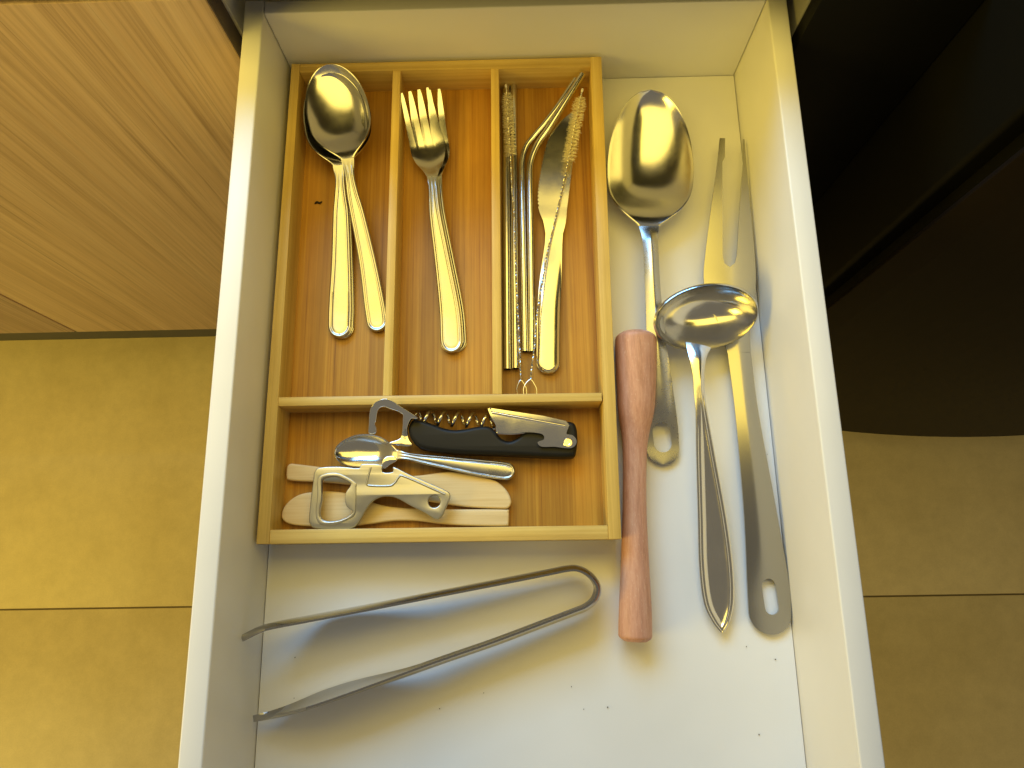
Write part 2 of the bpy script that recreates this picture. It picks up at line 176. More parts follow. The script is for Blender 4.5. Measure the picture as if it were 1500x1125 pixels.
M = dict(white=m_white(), base=m_bamboo('y', True), bar_y=m_bamboo('y', False), bar_x=m_bamboo('x', False), beech=m_beech(),
         pestle=m_pestle(), steel=m_steel(), dull=NT('brushed_steel').set(Base_Color=(.42, .415, .40), Metallic=1.0, Roughness=.2),
         satin=m_steel('satin_steel', (.52, .51, .48), .28, .38), wire=m_steel('steel_wire', (.72, .70, .66), .2, .3),
         chrome=m_steel('chrome', (.80, .80, .81), .05, .10), black=m_plain('black_plastic', (.012, .012, .012), .45, .25, .12, 1600),
         fridge=m_plain('black_enamel', (.005, .005, .004), .5, .12), fdoor=m_plain('dark_brown_enamel', (.009, .006, .004), .55, .12),
         door=m_door(), tile=m_tile(), grout=m_plain('grout', (.20, .165, .10), .9), plinth=m_plain('grey_plinth', (.10, .10, .095), .6),
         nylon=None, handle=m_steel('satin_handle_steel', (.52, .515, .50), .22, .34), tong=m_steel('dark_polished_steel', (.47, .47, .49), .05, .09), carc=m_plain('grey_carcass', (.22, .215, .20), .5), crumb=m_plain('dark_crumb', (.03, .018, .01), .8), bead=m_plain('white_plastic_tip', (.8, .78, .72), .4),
         edge=m_plain('dark_door_edge', (.11, .085, .075), .6), ink=m_plain('engraving', (.12, .12, .12), .5))
_n = NT('nylon_bristle'); M['nylon'] = _n.set(Base_Color=(.92, .84, .55), Roughness=.4)

# ---------------------------------------------------------------- mesh helpers
def mk(name, verts, faces, mat, parent=None, base=(0, 0, 0), angle=38, smooth=True):
    b = Vector(base); me = bpy.data.meshes.new(name)
    me.from_pydata([tuple(Vector(v) - b) for v in verts], [], faces); me.validate()
    return link(name, me, mat, parent, base, angle, smooth)
def link(name, me, mat, parent=None, base=(0, 0, 0), angle=38, smooth=True):
    bm = bmesh.new(); bm.from_mesh(me); bmesh.ops.recalc_face_normals(bm, faces=bm.faces); bm.to_mesh(me); bm.free()
    me.materials.clear(); me.materials.append(mat)
    if smooth:
        me.shade_smooth(); me.set_sharp_from_angle(angle=math.radians(angle))
    o = bpy.data.objects.new(name, me); COL.objects.link(o)
    if parent is not None:
        root = parent
        while root.parent is not None: root = root.parent
        o.parent = parent
    else: o.location = base
    return o
def thing(name, label, cat, base, group=None):
    o = bpy.data.objects.new(name, None); o.empty_display_size = .02; COL.objects.link(o); o.location = base
    return tag(o, label, cat, group)
def tag(o, label, cat, group=None):
    o['label'] = label; o['category'] = cat
    if group: o['group'] = group
    return o
def box(name, lo, hi, mat, parent=None, base=(0, 0, 0), bev=.0008, seg=2):
    return prism(name, [(lo[0], lo[1]), (hi[0], lo[1]), (hi[0], hi[1]), (lo[0], hi[1])], lo[2], hi[2], mat, parent, base, bev, seg)
def prism(name, poly, z0, z1, mat, parent=None, base=(0, 0, 0), bev=.0008, seg=2):
    bm = bmesh.new(); b = Vector(base)
    lo = [bm.verts.new(Vector((x, y, z0)) - b) for x, y in poly]; hi = [bm.verts.new(Vector((x, y, z1)) - b) for x, y in poly]
    n = len(poly); bm.faces.new(lo[::-1]); bm.faces.new(hi)
    for i in range(n): bm.faces.new((lo[i], lo[(i+1) % n], hi[(i+1) % n], hi[i]))
    bmesh.ops.recalc_face_normals(bm, faces=bm.faces)
    if bev: bmesh.ops.bevel(bm, geom=list(bm.edges), offset=bev, segments=seg, profile=.5, affect='EDGES')
    me = bpy.data.meshes.new(name); bm.to_mesh(me); bm.free()
    return link(name, me, mat, parent, base, 30)
def cr(pts, n, closed=False):
    """Catmull-Rom through points of any dimension, n samples per span"""
    P = [tuple(p) for p in pts]; out = []; N = len(P)
    spans = N if closed else N-1
    for i in range(spans):
        g = (lambda k: P[k % N]) if closed else (lambda k: P[min(max(k, 0), N-1)])
        p0, p1, p2, p3 = g(i-1), g(i), g(i+1), g(i+2)
        d = lambda a, b: max(math.dist(a[:2], b[:2])**.5, 1e-6)
        t1 = d(p0, p1); t2 = d(p1, p2); t3 = d(p2, p3)
        for k in range(n):
            u = k/n; r = []
            for a, b, c, e in zip(p0, p1, p2, p3):
                m1 = (c-a)/(t1+t2)*t2 if p0 != p1 else (c-b)
                m2 = (e-b)/(t2+t3)*t2 if p3 != p2 else (c-b)
                r.append((2*u**3-3*u*u+1)*b + (u**3-2*u*u+u)*m1 + (-2*u**3+3*u*u)*c + (u**3-u*u)*m2)
            out.append(tuple(r))
    if not closed: out.append(P[-1])
    return out
def plate(name, outer, z0, z1, mat, parent, base, holes=(), bev=.0004, curve=6, bres=2):
    cu = bpy.data.curves.new(name, 'CURVE'); cu.dimensions = '2D'; cu.fill_mode = 'BOTH'
    cu.extrude = max((z1-z0)/2 - bev, .00005); cu.bevel_depth = bev; cu.bevel_resolution = bres; cu.offset = -bev
    for pl in [outer] + list(holes):
        pts = cr(pl, curve, True) if curve > 1 else pl
        sp = cu.splines.new('POLY'); sp.points.add(len(pts)-1); sp.use_cyclic_u = True
        for q, (x, y) in zip(sp.points, pts): q.co = (x-base[0], y-base[1], 0, 1)
    tmp = bpy.data.objects.new('tmp', cu); COL.objects.link(tmp); bpy.context.view_layer.update()
    me = bpy.data.meshes.new_from_object(tmp.evaluated_get(bpy.context.evaluated_depsgraph_get()))
    bpy.data.objects.remove(tmp); bpy.data.curves.remove(cu)
    zc = (z0+z1)/2 - base[2]
    for v in me.vertices: v.co.z += zc
    bm = bmesh.new(); bm.from_mesh(me); bmesh.ops.remove_doubles(bm, verts=bm.verts, dist=1e-6); bm.to_mesh(me); bm.free(); me.name = name
    return link(name, me, mat, parent, base, 35)
def loft_data(path, top, thick, n=60, m=17, cap0=False, cap1=False, width=None):
    dense = cr(path, 24); s = [0]
    for a, b in zip(dense, dense[1:]): s.append(s[-1] + math.dist(a[:3], b[:3]))
    L = s[-1]
    def ev(x):
        x = min(max(x, 0), L); lo, hi = 0, len(s)-1
        while hi-lo > 1:
            k = (lo+hi)//2
            if s[k] <= x: lo = k
            else: hi = k
        f = (x-s[lo])/max(s[hi]-s[lo], 1e-9)
        return [a+(b-a)*f for a, b in zip(dense[lo], dense[hi])]
    r0 = ev(min(.3*L, path[0][3]))[3] if cap0 else 0
    r1 = path[-1][3] if cap1 else 0
    st = []
    if cap0: st += [r0*(1-math.cos(math.pi/2*i/10)) for i in range(10)]
    st += [r0 + (L-r0-r1)*i/n for i in range(n+1)]
    if cap1: st += [L-r1*(1-math.cos(math.pi/2*i/10)) for i in range(9, -1, -1)]
    ts = [.45*(2*j/(m-1)-1) + .55*math.sin(math.pi/2*(2*j/(m-1)-1)) for j in range(m)]
    V = []
    for x in st:
        c = ev(x); a = ev(x-L*.004-1e-4); b = ev(x+L*.004+1e-4)
        tx, ty = b[0]-a[0], b[1]-a[1]; q = math.hypot(tx, ty) or 1; nx, ny = -ty/q, tx/q
        hw = width(x, L, c[3]) if width else c[3]
        if cap0 and x < r0: hw *= math.sqrt(max(1-((r0-x)/r0)**2, 0))
        if cap1 and L-x < r1: hw *= math.sqrt(max(1-((r1-(L-x))/r1)**2, 0))
        hw = max(hw, .00025); row = []
        for t in ts:
            d = hw*(1-abs(t))
            if cap1 and L-x < r1: d = min(d*3, max(r1 - math.hypot(r1-(L-x), hw*t), 0))
            if cap0 and x < r0: d = min(d*3, max(r0 - math.hypot(r0-x, hw*t), 0))
            z = c[2] + top(x, L, t, d, hw)
            row.append((c[0]+nx*hw*t, c[1]+ny*hw*t, z))
        V.append(row)
    return V
def loft_mesh(name, V, thick, mat, parent, base, angle=50):
    n, m = len(V), len(V[0]); verts = [v for r in V for v in r]
    th = thick if callable(thick) else (lambda i, j: thick)
    verts += [(V[i][j][0], V[i][j][1], V[i][j][2]-th(i, j)) for i in range(n) for j in range(m)]
    o = n*m; F = []
    for i in range(n-1):
        for j in range(m-1):
            a = i*m+j; F.append((a, a+1, a+m+1, a+m)); F.append((o+a, o+a+m, o+a+m+1, o+a+1))
        F.append((i*m, (i+1)*m, o+(i+1)*m, o+i*m)); a = i*m+m-1; F.append((a, o+a, o+a+m, a+m))
    for j in range(m-1):
        F.append((j, o+j, o+j+1, j+1)); a = (n-1)*m+j; F.append((a, a+1, o+a+1, o+a))
    return mk(name, verts, F, mat, parent, base, angle)
def sweep(name, pts, rad, mat, parent, base, k=12, hollow=0.0, caps=True):
    P = [Vector(p[:3]) for p in pts]; N = len(P); V = []; F = []
    R = rad if callable(rad) else (lambda u: rad)
    t0 = (P[1]-P[0]).normalized(); nrm = t0.orthogonal().normalized()
    rings = []
    for i in range(N):
        t = (P[min(i+1, N-1)]-P[max(i-1, 0)]).normalized()
        nrm = (nrm - t*nrm.dot(t)).normalized(); bn = t.cross(nrm); rings.append((P[i], nrm.copy(), bn, R(i/(N-1))))
    def tube(rs, f):
        o = len(V)
        for c, a, b, r in rs:
            for j in range(k): V.append(c + (a*math.cos(2*math.pi*j/k) + b*math.sin(2*math.pi*j/k))*r*f)
        for i in range(len(rs)-1):
            for j in range(k):
                q = (o+i*k+j, o+i*k+(j+1) % k, o+(i+1)*k+(j+1) % k, o+(i+1)*k+j); F.append(q if f == 1 else q[::-1])
        return o
    a = tube(rings, 1)
    if hollow:
        b = tube(rings, hollow); e = (N-1)*k
        for j in range(k):
            F.append((a+j, b+j, b+(j+1) % k, a+(j+1) % k)); F.append((a+e+j, a+e+(j+1) % k, b+e+(j+1) % k, b+e+j))
    elif caps: F.append(tuple(range(a+k-1, a-1, -1))); F.append(tuple(a+(N-1)*k+j for j in range(k)))
    return mk(name, V, F, mat, parent, base, 50)
def cut(o, cutter):
    md = o.modifiers.new('cut', 'BOOLEAN'); md.operation = 'DIFFERENCE'; md.object = cutter; md.solver = 'EXACT'
    bpy.context.view_layer.update()
    me = bpy.data.meshes.new_from_object(o.evaluated_get(bpy.context.evaluated_depsgraph_get()))
    o.modifiers.clear(); old = o.data; o.data = me; me.name = old.name; bpy.data.meshes.remove(old)
    bm = bmesh.new(); bm.from_mesh(me); bmesh.ops.remove_doubles(bm, verts=bm.verts, dist=4e-6); bmesh.ops.dissolve_degenerate(bm, dist=4e-6, edges=bm.edges)
    bm.to_mesh(me); bm.free(); me.shade_smooth(); me.set_sharp_from_angle(angle=math.radians(30))
    cm = cutter.data; bpy.data.objects.remove(cutter); bpy.data.meshes.remove(cm)
def stadium(a, b, r, k=12):
    ax, ay = a[:2]; bx, by = b[:2]; t = math.atan2(by-ay, bx-ax); out = []
    for i in range(k+1): u = t-math.pi/2+math.pi*i/k; out.append((bx+r*math.cos(u), by+r*math.sin(u)))
    for i in range(k+1): u = t+math.pi/2+math.pi*i/k; out.append((ax+r*math.cos(u), ay+r*math.sin(u)))
    return out
def sstep(a, b, x):
    x = min(max((x-a)/(b-a), 0), 1); return x*x*(3-2*x)

# ---------------------------------------------------------------- setting: floor, cabinet, refrigerator
ZF = -0.70
fl = box('floor', (-3, -2.6, ZF-.03), (3, 1.0, ZF-.003), M['grout'], bev=0); fl['kind'] = 'structure'
for iy, y1 in enumerate((0.178, -0.422, -1.022)):
    for ix in range(-2, 2):
        x0 = 0.16 + ix*1.2 + (0 if iy != 0 else 0)
        box('tile', (x0+.0012, y1-.5988, ZF-.012), (x0+1.1988, y1-.0012, ZF), M['tile'], fl, (0, 0, 0), .0009, 2)

b = (-.5, 0, ZF)
cab = thing('kitchen_cabinet', 'kitchen base cabinet with oak laminate doors and grey plinth left of the drawer', 'cabinet', b)
box('door', (-.4880, -.020, -.512), (-.0215, -.002, .108), M['door'], cab, b, .0008)
box('door', (-.955, -.020, -.512), (-.4915, -.002, .108), M['door'], cab, b, .0008)
box('door_edge', (-.0214, -.0185, -.511), (-.0206, -.0035, .107), M['edge'], cab, b, 0)
box('plinth', (-1.6, .030, ZF), (.366, .046, -.53), M['plinth'], cab, b, .0008)
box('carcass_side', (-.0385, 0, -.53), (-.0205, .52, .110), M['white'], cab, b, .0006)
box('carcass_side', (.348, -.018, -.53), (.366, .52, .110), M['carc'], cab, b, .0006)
box('carcass_base', (-1.6, 0.001, -.5299), (-.0387, .52, -.513), M['white'], cab, b, .0006)
box('carcass_back', (-.0203, .50, -.53), (.3478, .515, .110), M['plinth'], cab, b, .0006)
box('worktop', (-1.6, -.020, .112), (.372, .58, .136), M['plinth'], cab, b, .001)

box('filler_panel', (.3484, -.030, -.53), (.4470, -.0185, .110), M['fridge'], cab, b, .0006)
fb = (.86, .2, ZF)
fr = thing('refrigerator', 'black refrigerator with a curved dark door right of the drawer', 'refrigerator', fb)
box('body', (.448, -.112, ZF+.04), (1.28, .5, .55), M['fridge'], fr, fb, .004, 3)
def fy(x): return -.187 + .30*(x-.86)**2
xs = [.45+.82*i/40 for i in range(41)]
dp = [(x, fy(x)) for x in xs] + [(1.27, -.124), (.45, -.124)]
def doorpoly(name, z0, z1):
    pl = [(.452, -.128), (.4505, fy(.45)+.004)] + [(x, fy(x)) for x in xs[1:-1]] + [(1.2695, fy(1.27)+.004), (1.268, -.128)]
    return prism(name, pl, z0, z1, M['fdoor'], fr, fb, .0015, 2)
doorpoly('door', -.60, .55)
box('gasket', (.462, -.127, -.59), (1.262, -.1125, .54), M['fridge'], fr, fb, 0)
box('foot', (.50, -.06, ZF), (.54, -.02, ZF+.041), M['fridge'], fr, fb, .002)
box('foot', (1.18, -.06, ZF), (1.22, -.02, ZF+.041), M['fridge'], fr, fb, .002)

# ---------------------------------------------------------------- drawer
db = (DW/2, -.25, -.012)
dr = thing('drawer', 'pulled out white kitchen drawer holding cutlery and utensils', 'drawer', db)
box('side_panel', (-T, -.545, -.012), (0, .0105, H), M['white'], dr, db, .0011, 3)
box('side_panel', (DW, -.545, -.012), (DW+T, .0105, H), M['white'], dr, db, .0011, 3)
box('back_panel', (.0003, 0, -.012), (DW-.0003, .0100, H-.0006), M['white'], dr, db, .0009, 3)
box('bottom_panel', (.0004, -.545, -.011), (DW-.0004, -.0004, 0), M['white'], dr, db, 0)
box('front_panel', (-.017, -.565, -.10), (DW+.017, -.5455, .085), M['door'], dr, db, .001)

# ---------------------------------------------------------------- bamboo tray
tb = (.113, -.17, 0); ZT = .028
tr = thing('cutlery_tray', 'bamboo cutlery tray with four compartments in the back corner of the drawer', 'tray', tb)
TQ = D['tray']
for nm, key, mat, top in (('side_bar', 'side_l', 'bar_y', ZT), ('side_bar', 'side_r', 'bar_y', ZT), ('end_bar', 'end_b', 'bar_x', ZT-.0003),
                     ('end_bar', 'end_f', 'bar_x', ZT-.0003), ('divider', 'cross', 'bar_x', ZT-.0005), ('divider', 'div1', 'bar_y', ZT-.0007), ('divider', 'div2', 'bar_y', ZT-.0007)):
    prism(nm, TQ[key], .0006, top, M[mat], tr, tb, .0005, 2)
L_, R_ = TQ['side_l'], TQ['side_r']
prism('base_board', [(L_[1][0]-.003, -.005), (R_[0][0]+.003, -.005), (R_[3][0]+.003, -.3355), (L_[2][0]-.003, -.3355)], .0008, .005, M['base'], tr, tb, 0)

# ---------------------------------------------------------------- cutlery builders
def bowl_width(wmax, neck, um, blend=.5):
    def f(x, L, w):
        u = x/L
        if u < um: return wmax*math.sqrt(max(1-((um-u)/um)**2, 0))
        v = min((u-um)/(1-um), 1)
        return neck + (wmax-neck)*max(1-v**3.2, 0)**blend
    return f
def panel(edge=.0016, ridge=.0004, crown=.0005):
    def f(x, L, t, d, hw):
        e = min(edge, hw*.45)
        b = math.exp(-((d-e*.55)/(e*.42))**2)*ridge - ridge*.5*(1-sstep(0, e*.35, d))
        g = -.00035*math.exp(-((d-e*1.45)/(e*.30))**2)
        return b + g + crown*(1-t*t)
    return f
def make_spoon(name, path, label, group=None, um=.5, depth=.0095, mat='steel', blend=1.6, cap=True, prof=None, hname='handle', cat='spoon', th=.0013, hth=.0018):
    base = (path[1][0], path[1][1], path[1][2]-depth)
    root = thing(name, label, cat, base, group)
    pb, ph = path[:3], path[2:]
    w, nk = pb[1][3], pb[2][3]
    def top(x, L, t, d, hw):
        u = x/L
        g = math.sin(math.pi*u)**(.62 + .95*sstep(.45, 1, u)) if 0 < u < 1 else 0
        lip = -.0003*(1-sstep(0, .0006, d))
        return -depth*g*(1-abs(t)**2.3) + lip
    pc = [pb[0]] + [tuple(pb[0][k]+(pb[1][k]-pb[0][k])*f for k in range(4)) for f in (.5,)] + [pb[1]] + [tuple(pb[1][k]+(pb[2][k]-pb[1][k])*f for k in range(4)) for f in (.5,)] + [pb[2]]
    V = loft_data(pc, top, th, 64, 29, False, False, bowl_width(w, nk, um, blend))
    n = len(V)
    # denser first rows at the tip
    loft_mesh('bowl', V, th, M[mat], root, base)
    Vh = loft_data(ph, prof or (lambda x, L, t, d, hw: panel()(x, L, t, d, hw)*sstep(0, .12*L, x)), hth, 150, 35, False, cap)
    h = loft_mesh(hname, Vh, hth, M['handle'], root, base)
    return root, h, base
make_spoon('tablespoon', D['spoonC'], 'steel tablespoon at the bottom of the stack, its handle edge just showing', 'stacked tablespoons')
make_spoon('tablespoon', D['spoonB'], 'steel tablespoon with straight upright handle, second in the stack of spoons', 'stacked tablespoons')
make_spoon('tablespoon', D['spoonA'], 'topmost steel tablespoon with its handle end against the bamboo divider', 'stacked tablespoons')
make_spoon('teaspoon', D['tea'], 'small steel teaspoon lying sideways below the corkscrew', um=.46, depth=.0065, blend=1.5,
           prof=lambda x, L, t, d, hw: panel(.0013, .0005, .0008)(x, L, t, d, hw)*sstep(0, .12*L, x))

def make_fork(d, label, group):
    base = d['head'][1][:3]; base = (base[0], base[1], .006)
    root = thing('dinner_fork', label, 'fork', base, group)
    n_t = 46
    V = loft_data(d['head'], lambda x, L, t, d_, hw: -.0014*(1-t*t)*sstep(.30*L, .72*L, x)*(1-sstep(.8*L, L, x)), .0015, n_t+24, 33)
    k = d['split']; k = int(round((n_t+24)*k))
    loft_mesh('head', V[k:], .0015, M['steel'], root, base)
    ti = loft_mesh('tines', V[:k+1], .0015, M['steel'], root, base)
    for sl in d['slots']:
        cut(ti, prism('cutter', sl, -.05, .06, M['steel'], None, (0, 0, 0), 0))
    V = loft_data(d['handle'], lambda x, L, t, d_, hw: panel()(x, L, t, d_, hw)*sstep(0, .12*L, x), .0018, 150, 35, False, True)
    loft_mesh('handle', V, .0018, M['handle'], root, base)
make_fork(D['forkB'], 'lower steel dinner fork mostly hidden under the other fork', 'stacked dinner forks')
make_fork(D['forkA'], 'upper steel dinner fork lying on top of another fork', 'stacked dinner forks')

# dinner knife
kp = D['knife']; kb = (kp[6][0], kp[6][1], .006)
kn = thing('dinner_knife', 'steel dinner knife with serrated blade under the straw brush', 'knife', kb)
def kw(x, L, w):
    if x < .012: w *= math.sqrt(max(1-((.012-x)/.012)**2, 0))
    return w
V = loft_data(kp[:7], lambda x, L, t, d, hw: 0, .001, 150, 9, False, False, kw)
n_ = len(V)
for i, r in enumerate(V):
    u = i/(n_-1)
    if .22 < u < .80:                                  # serrations along one long edge
        s_ = .00055*(1 if (i//2) % 2 == 0 else -0.2)
        r0_, r1_ = (r[-1], r[-2]) if r[-1][0] < r[0][0] else (r[0], r[1])
        dx = r1_[0]-r0_[0]; q = abs(dx) or 1
        new = (r0_[0]+s_*dx/q, r0_[1], r0_[2])
        if r[-1][0] < r[0][0]: r[-1] = new
        else: r[0] = new
loft_mesh('blade', V, .0012, M['steel'], kn, kb)
V = loft_data(kp[6:], lambda x, L, t, d, hw: .0022*(1-abs(t)**2.6)*sstep(0, .6*L, x)*sstep(0, .0022, d+.0006), .003, 60, 17, False, True)
loft_mesh('handle', V, lambda i, j: .0012+.0022*sstep(0, 40, i), M['steel'], kn, kb)

# straws
def straw(pts, r, label, group):
    base = tuple(pts[0][:3]); o = sweep('drinking_straw', cr(pts, 10), r, M['dull'] if False else M['steel'], None, base, 20, .86)
    tag(o, label, 'straw', group)
straw(D['straw1'], .0027, 'straight steel drinking straw pressed against the bamboo divider', 'straight steel straws')
straw(D['straw2'], .0026, 'straight steel drinking straw second from the divider, under the brush wire', 'straight steel straws')
straw(D['strawC'], .0023, 'bent steel drinking straw on the left of the bent pair', 'bent steel straws')
straw(D['strawD'], .0024, 'bent steel drinking straw nearer the knife, its top end reaching the tray corner', 'bent steel straws')

# straw brushes
def brush(pts, loop, n_b, rad, label):
    base = tuple(pts[-1][:3]); root = thing('straw_brush', label, 'brush', base, 'straw cleaning brushes')
    C = cr(pts, 16); L = [0]
    for a, c in zip(C, C[1:]): L.append(L[-1]+math.dist(a, c))
    def at(s):
        for i in range(len(L)-1):
            if L[i+1] >= s: break
        f = (s-L[i])/(L[i+1]-L[i]); return Vector(C[i]).lerp(Vector(C[i+1]), f), (Vector(C[i+1])-Vector(C[i])).normalized()
    # twisted pair of wires
    for ph in (0, math.pi):
        W2 = []
        for i in range(700):
            s = L[-1]*i/699; p, t = at(s); a = t.orthogonal().normalized(); bb = t.cross(a); an = ph + s*2*math.pi/.0042
            W2.append(tuple(p + (a*math.cos(an)+bb*math.sin(an))*.00036))
        sweep('twisted_wire', W2, .00036, M['wire'], root, base, 5)
    sweep('wire_loop', cr(loop[:-1], 8, True) + [tuple(loop[0])], .00036, M['wire'], root, base, 6)
    # bristles in a helix round the upper wire
    s0, s1 = math.dist(pts[0], pts[1]), 0
    for a, c in zip(pts[:3], pts[1:4]): s1 += math.dist(a, c)
    V, F = [], []
    turns = int((s1-s0)/.0026); per = 34
    for i in range(turns*per):
        u = i/(turns*per); s = s0+(s1-s0)*u + random.gauss(0, .00010); p, t = at(max(s, 0)); a = t.orthogonal().normalized(); bb = t.cross(a)
        an = 2*math.pi*i/per + random.gauss(0, .1); r = rad*(.62+.38*sstep(0, .1, u))*random.uniform(.8, 1.12)
        d = (a*math.cos(an)+bb*math.sin(an)+t*random.gauss(0, .06)).normalized(); e = d.orthogonal().normalized(); g = d.cross(e); o = len(V)
        tip = p+d*r
        if tip.z < .0056: tip.z = .0056
        w = .00012
        for q in (e, -.5*e+.87*g, -.5*e-.87*g): V.append(p+q*w)
        for q in (e, -.5*e+.87*g, -.5*e-.87*g): V.append(tip+q*w*.8)
        F += [(o, o+1, o+4, o+3), (o+1, o+2, o+5, o+4), (o+2, o, o+3, o+5), (o+3, o+4, o+5)]
    br = mk('bristles', V, F, M['nylon'], root, base, smooth=False); br['kind'] = 'stuff'
    p, t = at(.0006); sweep('tip', [p+t*.0012, p+t*.0006, p, p-t*.0008, p-t*.0016, p-t*.0019], lambda u: .0009*math.sqrt(max(1-(2*u-1)**2, .06)), M['bead'], root, base, 10)
brush(D['brush1'], D['loop1'], 0, .0043, 'straw cleaning brush lying on the two straight straws')
brush(D['brush2'], D['loop2'], 0, .0050, 'straw cleaning brush lying across the knife')

# ---------------------------------------------------------------- corkscrew
cb = (.12, -.275, .0055)
ck = thing('corkscrew', "waiter's corkscrew with black handle, steel bottle opener and spiral", 'corkscrew', cb)
plate('handle', D['ck_body'], .0056, .0185, M['black'], ck, cb, (), .0028, 6, 5)
fm = plate('bottle_opener', D['ck_frame'], .0130, .0168, M['chrome'], ck, cb, (), .0006, 4, 3)
for v in fm.data.vertices: v.co.z += max(0, v.co.y + cb[1] - D['ck_tilt'][0])*D['ck_tilt'][1]     # tipped up onto the divider
a_, b_ = Vector(D['ck_worm'][0]), Vector(D['ck_worm'][1]); ax = (b_-a_).normalized(); up = Vector((0, 0, 1)); sd = ax.cross(up)
hel = []
for i in range(241):
    u = i/240; an = 2*math.pi*5.6*u + 2.2; rr = .0043*(sstep(0, .04, u))
    hel.append(tuple(a_ + (b_-a_)*u + (sd*math.cos(an)+up*math.sin(an))*rr))
sweep('spiral', hel, lambda u: .00115*(.25+.75*sstep(0, .06, u)), M['chrome'], ck, cb, 10)
rv = Vector(D['ck_rivet'])
lv = plate('lever', D['ck_lever'], .0170, .0208, M['chrome'], ck, cb, (), .0006, 3, 3)
for v in lv.data.vertices: v.co.z += .05*(v.co.y + cb[1] - rv.y)
FQ = D['ck_flange']
vs = []
N_ = 14
V = []
for i in range(9):
    f = i/8; row = []
    for k in range(N_+1):
        g = k/N_
        x = FQ[0][0]+(FQ[1][0]-FQ[0][0])*g; y = FQ[0][1]+(FQ[1][1]-FQ[0][1])*g
        x2 = FQ[3][0]+(FQ[2][0]-FQ[3][0])*g; y2 = FQ[3][1]+(FQ[2][1]-FQ[3][1])*g
        row.append((x+(x2-x)*f, y+(y2-y)*f, .0150+.0075*math.sin(math.pi*(.12+.62*f))))
    V.append(row)
loft_mesh('lever_flange', V, .0011, M['chrome'], lv, cb)
rv = Vector(D['ck_rivet'])
def disc(name, c, r, h, mat, parent, base, k=24, inner=0):
    pr = [(r, 0), (r, h*.7), (r*.86, h), (r*.5, h), (r*.42, h*.55), (0, h*.55)]
    V = []; F = []
    for q in range(k):
        for (a, z) in pr: V.append((c[0]+a*math.cos(2*math.pi*q/k), c[1]+a*math.sin(2*math.pi*q/k), c[2]+z))
    m = len(pr)
    for q in range(k):
        for j in range(m-1):
            A, B = q*m+j, ((q+1) % k)*m+j; F.append((A, B, B+1, A+1))
    return mk(name, V, F, mat, parent, base, 30)
disc('rivet', (rv.x, rv.y, .0206), .0029, .0011, M['chrome'], ck, cb)
tc = bpy.data.curves.new('engraved_text', 'FONT'); tc.body = 'Stainless'; tc.size = .0034; tc.extrude = .00006; tc.align_x = 'CENTER'; tc.align_y = 'CENTER'
to = bpy.data.objects.new('tmp', tc); COL.objects.link(to); bpy.context.view_layer.update()
me = bpy.data.meshes.new_from_object(to.evaluated_get(bpy.context.evaluated_depsgraph_get())); bpy.data.objects.remove(to); bpy.data.curves.remove(tc)
tp_ = Vector(D['ck_text']); me.transform(Matrix.Translation(Vector((tp_.x, tp_.y, .0190))-Vector(cb)) @ Matrix.Rotation(math.radians(-97), 4, 'Z'))
me.materials.append(M['ink']); eo = bpy.data.objects.new('engraved_text', me); COL.objects.link(eo); eo.parent = fm

# ---------------------------------------------------------------- flat opener and wooden spreaders
pb1 = (.10, -.305, .005)
o1 = plate('wooden_spreader', D['spr1'], .0056, .0105, M['beech'], None, pb1, (), .0012, 5, 3)
tag(o1, 'pale wooden butter spreader with its rounded blade pointing right, nearer the teaspoon', 'spreader', 'wooden butter spreaders')
pb2 = (.10, -.325, .005)
o2 = plate('wooden_spreader', D['spr2'], .0056, .0105, M['beech'], None, pb2, (), .0012, 5, 3)
tag(o2, 'pale wooden butter spreader with its rounded blade pointing left, along the tray front', 'spreader', 'wooden butter spreaders')
ob = (.08, -.31, .0165)
op = thing('bottle_opener', 'flat steel bottle and can opener lying on two wooden spreaders', 'opener', ob)
c_ = D['op_round']; ring = [(c_[0]+.0038*math.cos(2*math.pi*i/24), c_[1]+.0038*math.sin(2*math.pi*i/24)) for i in range(24)]
def shrink(pl, k):
    cx = sum(p[0] for p in pl)/len(pl); cy = sum(p[1] for p in pl)/len(pl); return [(cx+(x-cx)*k, cy+(y-cy)*k) for x, y in pl]
plate('plate', D['op_outer'], .0166, .0196, M['satin'], op, ob, [D['op_hole'], ring], .0007, 3, 3)
plate('raised_rim', D['op_ring'], .0190, .0203, M['satin'], op, ob, [shrink(D['op_hole'], 1.03)], .0005, 4, 3)
sweep('embossed_ridge', [(x, y, .0195) for x, y, z in cr(D['op_emboss'], 6)], .0007, M['satin'], op, ob, 8)
plate('can_hook', D['op_tooth'], .0185, .0212, M['chrome'], op, ob, (), .0006, 4, 3)

# ---------------------------------------------------------------- serving spoon, carving fork, ladle, pestle, tongs
def vprof(x, L, t, d, hw):
    k = sstep(0, .08*L, x)*(1-sstep(.72*L, .92*L, x))
    return k*.0028*(1-abs(t)**1.3) + (1-k)*.0004*(1-t*t)
_, sh, sb = make_spoon('serving_spoon', D['serve'], 'large steel serving spoon lying beside the bamboo tray, handle under the pestle', um=.58, depth=.0165, blend=1.3, prof=vprof, th=.0014, hth=.0016)
hc = D['serve_hole']
cut(sh, prism('cutter', stadium((hc[0]-.0002, hc[1]+.0042), (hc[0]+.0006, hc[1]-.0038), .0058), -.05, .05, M['steel'], None, (0, 0, 0), 0))
cu_o = None

